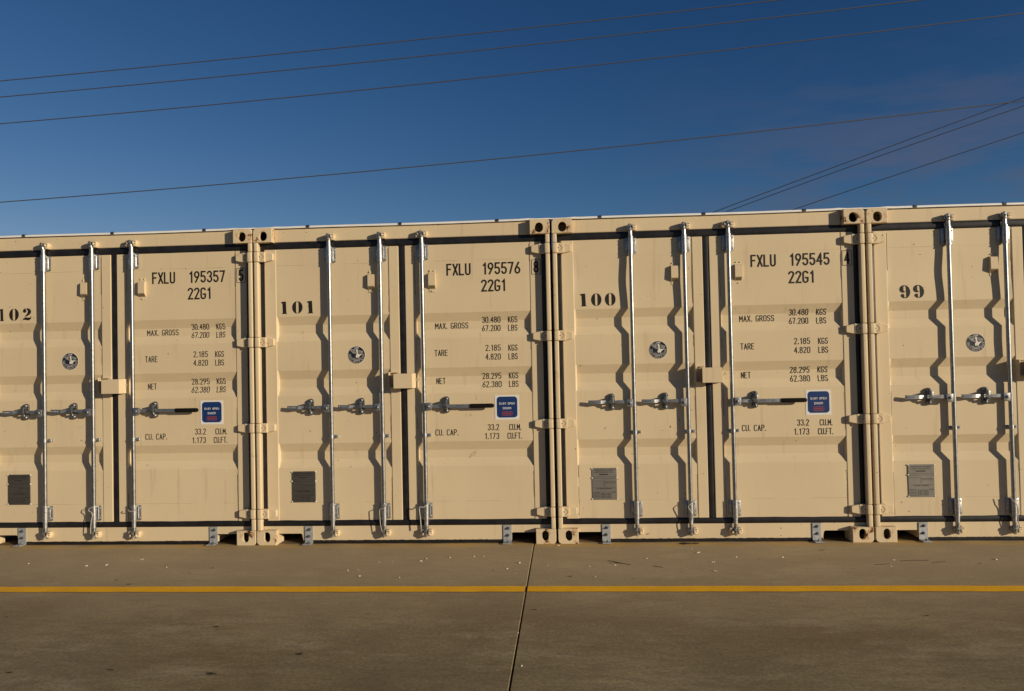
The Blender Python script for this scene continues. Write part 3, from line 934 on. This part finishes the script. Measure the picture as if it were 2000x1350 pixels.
    for i, c in enumerate(word):
        if c == ' ': continue
        an = 176 + 188 * i / (len(word) - 1)
        ca, sa = math.cos(R(an + 90)), math.sin(R(an + 90))
        ox, oz = ex + er * .86 * math.cos(R(an)), ez + er * .86 * math.sin(R(an))
        def pc(x, z, ca=ca, sa=sa, ox=ox, oz=oz): return (ox + x * ca - z * sa, yE - .0032, oz + x * sa + z * ca)
        hgt = er * .13
        for plx in GL[c]: ribbon(bm, [((a - gw / 2) * hgt * 1.0, (b - .5) * hgt) for a, b in plx], hgt * .17, pc, 1, step=1)
    finish('emblem_sticker', bm, [M['navy'], M['emblem']], dl)

    # stencilled unit number -----------------------------------------------------
    bm = bmesh.new()
    for ch, x0, x1 in P['stencil']:
        for pl in STEN[ch][0]:
            tri_face(bm, [[(x0 + a * (x1 - x0), 1.886 + b * .103) for a, b in pl]], lambda x, z: surf(x, z, .0022), 0)
    finish('unit_number', bm, M['ink'], dl)

    # right-door markings ----------------------------------------------------------
    if P.get('serial'):
        o = P.get('off', 0)
        bm = bmesh.new()
        text(bm, 'FXLU', P['fx'][0], P['fx'][1], 2.163, .098, surf, .130)
        finish('owner_code', bm, M['ink'], dr); bm = bmesh.new()
        text(bm, P['serial'], 1.880 + o, 2.190 + o, 2.164, .098, surf, .130)
        finish('serial_number', bm, M['ink'], dr); bm = bmesh.new()
        text(bm, '22G1', 1.868 + o, 2.070 + o, 2.026, .098, surf, .130)
        finish('size_code', bm, M['ink'], dr)
        bm = bmesh.new()
        fp = lambda x, z: (x, YF - .0018, z)
        cx = P['check_x']
        text(bm, P['check'], cx - .020, cx + .020, 2.166, .098, fp, .145)
        for a, b in (((cx - .036, 2.156), (cx + .036, 2.156)), ((cx + .036, 2.156), (cx + .036, 2.272)), ((cx + .036, 2.272), (cx - .036, 2.272)), ((cx - .036, 2.272), (cx - .036, 2.156))):
            ribbon(bm, [a, b], .0035, fp, step=1)
        finish('check_digit', bm, M['ink'], dr)
        bm = bmesh.new()
        w = .106
        k = P['wt']
        L_ = lambda s_, a, b, z: text(bm, s_, a + k, b + k, z, .050, surf, w)
        L_('MAX. GROSS', 1.484, 1.757, 1.732)
        L_('30.480', 1.870, 2.021, 1.773); L_('KGS', 2.083, 2.159, 1.772)
        L_('67.200', 1.869, 2.020, 1.705); L_('LBS', 2.082, 2.158, 1.704)
        finish('gross_weight_marking', bm, M['ink'], dr); bm = bmesh.new()
        L_('TARE', 1.481, 1.589, 1.511)
        L_('2.185', 1.897, 2.021, 1.544); L_('KGS', 2.083, 2.157, 1.542)
        L_('4.820', 1.896, 2.020, 1.473); L_('LBS', 2.083, 2.157, 1.472)
        finish('tare_weight_marking', bm, M['ink'], dr); bm = bmesh.new()
        L_('NET', 1.486, 1.561, 1.283)
        L_('28.295', 1.866, 2.019, 1.317); L_('KGS', 2.081, 2.157, 1.317)
        L_('62.380', 1.865, 2.020, 1.249); L_('LBS', 2.081, 2.157, 1.249)
        finish('net_weight_marking', bm, M['ink'], dr); bm = bmesh.new()
        L_('CU. CAP.', 1.476, 1.664, .866)
        L_('33.2', 1.903, 1.995, .903); L_('CU.M.', 2.077, 2.175, .902)
        L_('1.173', 1.877, 1.995, .832); L_('CU.FT.', 2.062, 2.178, .832)
        finish('capacity_marking', bm, M['ink'], dr)
    if P.get('sticker'):
        bm = bmesh.new()
        sx0, sz0 = P['sticker']
        sx1, sz1 = sx0 + .194, sz0 + .198
        yS = YP + min(dent(sx0, sz0), dent(sx1, sz1), dent(sx0, sz1)) - .0016
        bx(bm, sx0, sx1, yS, yS + .004, sz0, sz1, 0, 0)
        q0, q1, w0, w1, rr = sx0 + .015, sx1 - .013, sz0 + .017, sz1 - .012, .026
        rrp = arc(q1 - rr, w1 - rr, rr, rr, 0, 90, 6) + arc(q0 + rr, w1 - rr, rr, rr, 90, 180, 6) + arc(q0 + rr, w0 + rr, rr, rr, 180, 270, 6) + arc(q1 - rr, w0 + rr, rr, rr, 270, 360, 6)
        tri_face(bm, [rrp], lambda x, z: (x, yS - .0008, z), 1)
        sp_ = lambda x, z: (x, yS - .0016, z)
        cx = (q0 + q1) / 2
        text(bm, 'EASY OPEN', cx - .062, cx + .062, sz0 + .122, .0165, sp_, .19, 2)
        text(bm, 'DOOR', cx - .034, cx + .034, sz0 + .084, .0165, sp_, .19, 2)
        a, b, c, d_ = cx - .040, cx + .040, sz0 + .036, sz0 + .064
        for u, v in (((a, c), (b, c)), ((b, c), (b, d_)), ((b, d_), (a, d_)), ((a, d_), (a, c))): ribbon(bm, [u, v], .004, sp_, 3, step=1)
        for i in range(6): bx(bm, a + .009 + i * .0108, a + .0155 + i * .0108, yS - .0016, yS - .0008, c + .008, d_ - .008, 0, 3)
        finish('door_sticker', bm, [M['stick_white'], M['blue'], M['stick_white'], M['red']], dr)
    if P.get('scuff'):
        bm = bmesh.new()
        for pts, w_ in P['scuff']: ribbon(bm, pts, w_, lambda x, z: surf(x, z, .0007))
        finish('scuff_mark', bm, M['scuff'], dr)
    return T

M['steel_seam'] = plain('weld_line', (0.17, 0.11, 0.055), 0.8)
M['seam2'] = plain('dark_groove', (0.17, 0.12, 0.065), 0.8)
M['scuff'] = plain('faint_scuff', (0.44, 0.325, 0.20), 0.8)

XL = {'102': -2.449 - W, '101': -2.4442, '100': 0.0062, '99': 2.4537}
build_container(102, (XL['102'], 0, 0), 'cream shipping container stencilled 102 with serial 195357, leftmost in the row', dict(
    dent=[(1.9, 2.0, .3, .12, .002), (.55, 2.05, .3, .15, .0015)], clips=(.449, 1.226, 2.018), emblem=(.835, 1.533),
    stencil=[('1', .215, .253), ('0', .301, .385), ('2', .421, .496)], serial='195357', check='5', gap=0.0048, check_x=2.318, off=-.010, fx=(1.554, 1.752), wt=.005,
    sticker=(1.955, .986), rusty_post=True))
build_container(101, (XL['101'], 0, 0), 'cream shipping container stencilled 101 with serial 195576, second from left', dict(
    dent=[(1.9, .5, .35, .1, .0018), (.5, 1.0, .3, .12, .001)], clips=(.452, 1.22, 2.014), emblem=(.836, 1.535),
    stencil=[('1', .213, .260), ('0', .304, .390), ('1', .431, .480)], serial='195576', check='8', gap=0.0122, check_x=2.320, off=.003, fx=(1.590, 1.788), wt=0,
    sticker=(1.964, .987), rusty_post=True,
    scuff=[([(1.745, .680), (1.765, .712), (1.800, .735), (1.790, .705), (1.755, .690)], .006), ([(1.72, 1.02), (1.735, 1.035)], .004), ([(1.755, 1.020), (1.760, 1.035), (1.768, 1.022), (1.772, 1.038)], .003), ([(1.815, 1.15), (1.813, 1.19)], .003)]))
build_container(100, (XL['100'], 0, 0), 'cream shipping container stencilled 100 with serial 195545, third from left', dict(
    dent=[(.52, 2.08, .34, .13, .0055), (.85, 2.08, .3, .13, .004), (1.95, 2.05, .3, .14, .002)], clips=(.391, 1.212, 1.992), emblem=(.830, 1.524),
    stencil=[('1', .222, .269), ('0', .308, .389), ('0', .418, .502)], serial='195545', check='4', gap=0.0093, check_x=2.314, off=-.007, fx=(1.571, 1.768), wt=-.006,
    sticker=(1.967, .985), rusty_post=True))
build_container(99, (XL['99'], 0, 0), 'cream shipping container stencilled 99, cut off by the right edge of the photo', dict(
    dent=[(.52, 2.08, .34, .13, .0055), (.88, 2.08, .3, .13, .005), (.24, .55, .06, .08, .002), (.85, 1.53, .25, .1, .003)], clips=(.390, 1.062, 1.99), emblem=(.823, 1.526),
    stencil=[('9', .261, .342), ('9', .365, .447)], rusty_post=True))

# ------------------------------------------------------------------ floor brackets
def bracket(x, label):
    T = empty('anchor_bracket', (x, 0, 0), label, 'bracket', 'galvanised brackets bolting the containers down')
    bm = bmesh.new()
    y0, y1 = .0505, .0565
    prof = [(-.022, .0045), (-.022, .0105), (y0 - .006, .0105), (y0 - .0015, .0125), (y0, .017), (y0, .143), (y1, .143), (y1, .009), (y1 - .003, .0045)]
    loft(bm, [[(-.033, a, b) for a, b in prof], [(.033, a, b) for a, b in prof]])
    finish('plate', bm, M['bracket'], T)
    for z in (.117, .061):
        bm = bmesh.new(); hexbolt(bm, random.uniform(-.003, .006), y0, z, .0085, .011)
        finish('bolt', bm, M['steel_dull'], T)
    bm = bmesh.new()
    g = bmesh.new(); hexbolt(g, 0.006, 0, 0, .0085, .012)
    for v in g.verts: v.co = Vector((v.co.x, .018 + v.co.z, .0105 - v.co.y))
    finish('bolt', g, M['steel_dull'], T); bm.free()
    return T
for n_, lx, lb in (('102', .405, 'grey steel bracket at the bottom left frame edge, under unit 102'),
                   ('102', 2.058, 'grey steel bracket at the right end of the sill of unit 102'),
                   ('101', .417, 'grey steel bracket at the left end of the sill of unit 101'),
                   ('101', 2.045, 'grey steel bracket at the right end of the sill of unit 101'),
                   ('100', .385, 'grey steel bracket at the left end of the sill of unit 100'),
                   ('100', 2.021, 'grey steel bracket at the right end of the sill of unit 100'),
                   ('99', .380, 'grey steel bracket at the left end of the sill of unit 99')):
    bracket(XL[n_] + lx, lb)

# ------------------------------------------------------------------ cable seals hanging on the rods
def cable(n_, ri, pts, label, r=.0032):
    bm = bmesh.new()
    xr = RODS[ri][0]
    tube(bm, smooth_path([(XL[n_] + xr + a, b, c) for a, b, c in pts], 6), r, 8)
    o = finish('cable_seal', bm, M['cable'])
    tag(o, label, 'cable seal', 'cable seals on the locking rods')
long_l = [(.030, .004, .330), (.012, -.002, .300), (-.022, .000, .288), (-.032, .002, .270), (-.028, .002, .200), (-.022, .004, .140), (-.010, .000, .105)]
cable('102', 1, [(.004, .000, .318), (-.022, .000, .312), (-.026, .000, .292), (-.006, -.002, .282), (.006, -.002, .255), (-.004, -.002, .215), (-.010, -.002, .160), (-.012, -.002, .105)], 'pale cable seal on the second rod of unit 102')
cable('102', 2, [(-.038, .010, .296), (-.026, -.002, .288), (-.002, -.004, .286), (.022, .000, .292), (.026, .012, .300)], 'short pale cable loop on the right rod of unit 102')
cable('101', 1, long_l, 'pale cable seal hanging on the second rod of unit 101')
cable('101', 2, [(.022, .002, .345), (.010, -.002, .322), (-.016, -.004, .300), (-.046, -.004, .303), (-.050, -.004, .270), (-.044, -.004, .220), (-.040, -.004, .160), (-.040, -.002, .125)], 'thick pale cable seal on the right rod of unit 101', .0042)
cable('100', 1, [(.020, .006, .330), (-.010, -.004, .305), (-.024, -.002, .285), (-.004, -.004, .250), (.008, -.004, .215), (-.004, -.004, .165), (.0, -.002, .110)], 'pale cable seal on the second rod of unit 100')
cable('99', 1, [(-.040, .006, .340), (-.012, -.004, .300), (.004, -.004, .275), (.010, -.004, .235), (.006, -.004, .180), (.018, -.002, .120), (.022, .002, .100)], 'grey cable seal on the second rod of unit 99')

# ------------------------------------------------------------------ ground
JX = -.185
bm = bmesh.new(); bx(bm, -400, 400, -400, 400, -.30, -.045)
tag(finish('ground', bm, M['leaf']), kind='structure')
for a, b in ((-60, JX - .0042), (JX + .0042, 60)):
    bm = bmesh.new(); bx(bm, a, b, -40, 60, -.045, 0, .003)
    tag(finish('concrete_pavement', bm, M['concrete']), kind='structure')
bm = bmesh.new()
rl = random.Random(3)
for a, b in ((-30, JX - .008), (JX + .008, 30)):
    n = 260; rows = []
    for i in range(n + 1):
        x = a + (b - a) * i / n
        rows.append((bm.verts.new((x, -1.171 + rl.uniform(-.004, .004), .004)), bm.verts.new((x, -1.291 + rl.uniform(-.004, .004), .004))))
    for (p, q), (r_, s_) in zip(rows, rows[1:]): bm.faces.new((p, q, s_, r_))
tag(finish('yellow_line', bm, M['yellow']), kind='structure')

WH = [(-1.303, -0.544), (-0.983, -0.542), (-1.001, -0.522), (-0.967, -0.449), (-0.797, -0.42), (-0.551, -0.392), (-0.344, -0.737), (-0.265, -0.577), (-0.059, -0.653), (0.231, -0.681), (0.397, -0.61), (0.414, -0.649), (0.262, -0.942), (-1.064, -0.954), (-1.346, -0.917), (1.022, -0.186), (0.653, -0.472), (-0.144, -2.478), (-0.19, -2.031), (0.001, -0.051), (1.3, -0.436), (1.628, -0.446), (1.972, -0.368), (2.362, -0.532), (2.284, -0.704), (3.06, -0.527), (1.078, -0.811), (1.105, -0.57), (-3.351, -0.606), (-2.85, -0.672), (-3.485, -0.625), (-3.989, -0.557), (-1.476, -0.759), (-3.172, -0.446), (1.05, -.30), (-.62, -.39)]
DK = [(-0.439, -0.778), (0.1, -0.941), (0.849, -0.845), (-0.114, -1.645), (-1.082, -1.72), (1.976, -0.244), (1.444, -0.509), (2.896, -0.641), (2.055, -1.745), (-1.274, -2.349), (-1.611, -2.613), (-3.235, -1.794), (-2.615, -2.608), (-2.127, -2.568), (-2.591, -0.843), (-1.883, -1.947), (-3.026, -1.012), (-2.881, -1.113), (-2.49, -0.701)]
bm = bmesh.new()
rp = random.Random(5)
for i in range(45): WH.append((rp.uniform(-4.5, 4.5), rp.uniform(-1.1, -.12)) + (.35,))
for p in WH:
    k = p[2] if len(p) > 2 else 1
    for _ in range(1 if k < 1 else rp.choice((1, 1, 2, 3))):
        r = rp.uniform(.0028, .0058) * (k + .1)
        x, y = p[0] + rp.uniform(-.012, .012) * (_ > 0), p[1] + rp.uniform(-.012, .012) * (_ > 0)
        g = bmesh.ops.create_icosphere(bm, subdivisions=1, radius=r)
        for v in g['verts']:
            v.co = Vector((v.co.x * rp.uniform(.8, 1.5) + x, v.co.y * rp.uniform(.7, 1.2) + y, max(0, v.co.z * .75 + r * .45)))
tag(finish('gravel', bm, M['pebble']), 'white grit and tiny pebbles scattered on the concrete', 'gravel', kind='stuff')
bm = bmesh.new()
def fleck(x, y, r):
    a0 = rp.uniform(0, 6.3); n = 9
    vs = [bm.verts.new((x + r * rp.uniform(.5, 1.3) * math.cos(a0 + 6.283 * i / n) * 1.5, y + r * rp.uniform(.5, 1.2) * math.sin(a0 + 6.283 * i / n), .003 + rp.random() * .003)) for i in range(n)]
    c = bm.verts.new((x, y, .006))
    for i in range(n): bm.faces.new((vs[i], vs[(i + 1) % n], c))
for x, y in DK: fleck(x, y, rp.uniform(.006, .011))
fleck(-1.60, -2.61, .013); fleck(-1.62, -2.60, .010); fleck(-1.27, -2.35, .014); fleck(1.0, -.012, .03); fleck(1.08, -.01, .02)
for i in range(60): fleck(rp.uniform(-4.5, 4), rp.uniform(-1.15, -.08), rp.uniform(.0015, .004))
for a, b in (((.368, -.525), (.441, -.576)), ((.400, -.545), (.521, -.640)), ((.385, -.60), (.47, -.60)), ((.672, -.676), (.740, -.715)), ((2.191, -.656), (2.300, -.638)), ((2.40, -.560), (2.60, -.545)), ((2.60, -.60), (2.70, -.58))):
    mx2, my2 = (a[0] + b[0]) / 2 + rp.uniform(-.006, .006), (a[1] + b[1]) / 2 + rp.uniform(-.01, .01)
    tube(bm, [(a[0], a[1], .002), (mx2, my2, .004), (b[0], b[1], .002)], .0016, 5)
tag(finish('leaf_litter', bm, M['leaf']), 'dark leaf flecks and thin twigs lying on the concrete', 'litter', kind='stuff')

# ------------------------------------------------------------------ overhead wires
def fit(pts):
    """parabola z(x) through three points: a slack wire"""
    (x0, z0), (x1, z1), (x2, z2) = pts
    def f(x): return z0 * (x - x1) * (x - x2) / ((x0 - x1) * (x0 - x2)) + z1 * (x - x0) * (x - x2) / ((x1 - x0) * (x1 - x2)) + z2 * (x - x0) * (x - x1) / ((x2 - x0) * (x2 - x1))
    return f
def wire(y, pts, xa, xb, r, mat, label, group):
    f = fit(pts)
    bm = bmesh.new()
    n = 60
    tube(bm, [(xa + (xb - xa) * i / n, y, f(xa + (xb - xa) * i / n)) for i in range(n + 1)], r, 6)
    tag(finish('overhead_wire', bm, mat), label, 'wire', group)
G1, G2 = 'long wires crossing the whole sky', 'dark wires rising at the right'
wire(9, [(-11.402, 7.462), (-3.888, 7.827), (4.332, 8.317)], -22, 22, .0095, M['wire'], 'topmost of the four long brown wires across the sky', G1)
wire(9, [(-11.405, 7.127), (-3.894, 7.485), (6.964, 8.178)], -22, 22, .0095, M['wire'], 'second from top of the four long brown wires', G1)
wire(9, [(-11.409, 6.574), (-3.903, 6.931), (8.871, 7.832)], -22, 22, .0095, M['wire'], 'third from top of the four long brown wires', G1)
wire(9, [(-11.42, 4.951), (-1.0, 5.463), (8.815, 6.166)], -22, 22, .0095, M['wire'], 'lowest long brown wire, just above the container roofs', G1)
wire(20, [(5.067, 6.273), (10.556, 8.150), (15.116, 9.684)], -2, 26, .0125, M['wire_black'], 'steepest and highest of the three black wires at right', G2)
wire(20, [(5.468, 6.26), (10.55, 7.960), (15.107, 9.408)], -1, 26, .0125, M['wire_black'], 'middle of the three black wires at the right', G2)
wire(20, [(7.662, 6.27), (11.674, 7.510), (15.078, 8.538)], 1, 26, .0125, M['wire_black'], 'lowest of the three black wires rising at right', G2)
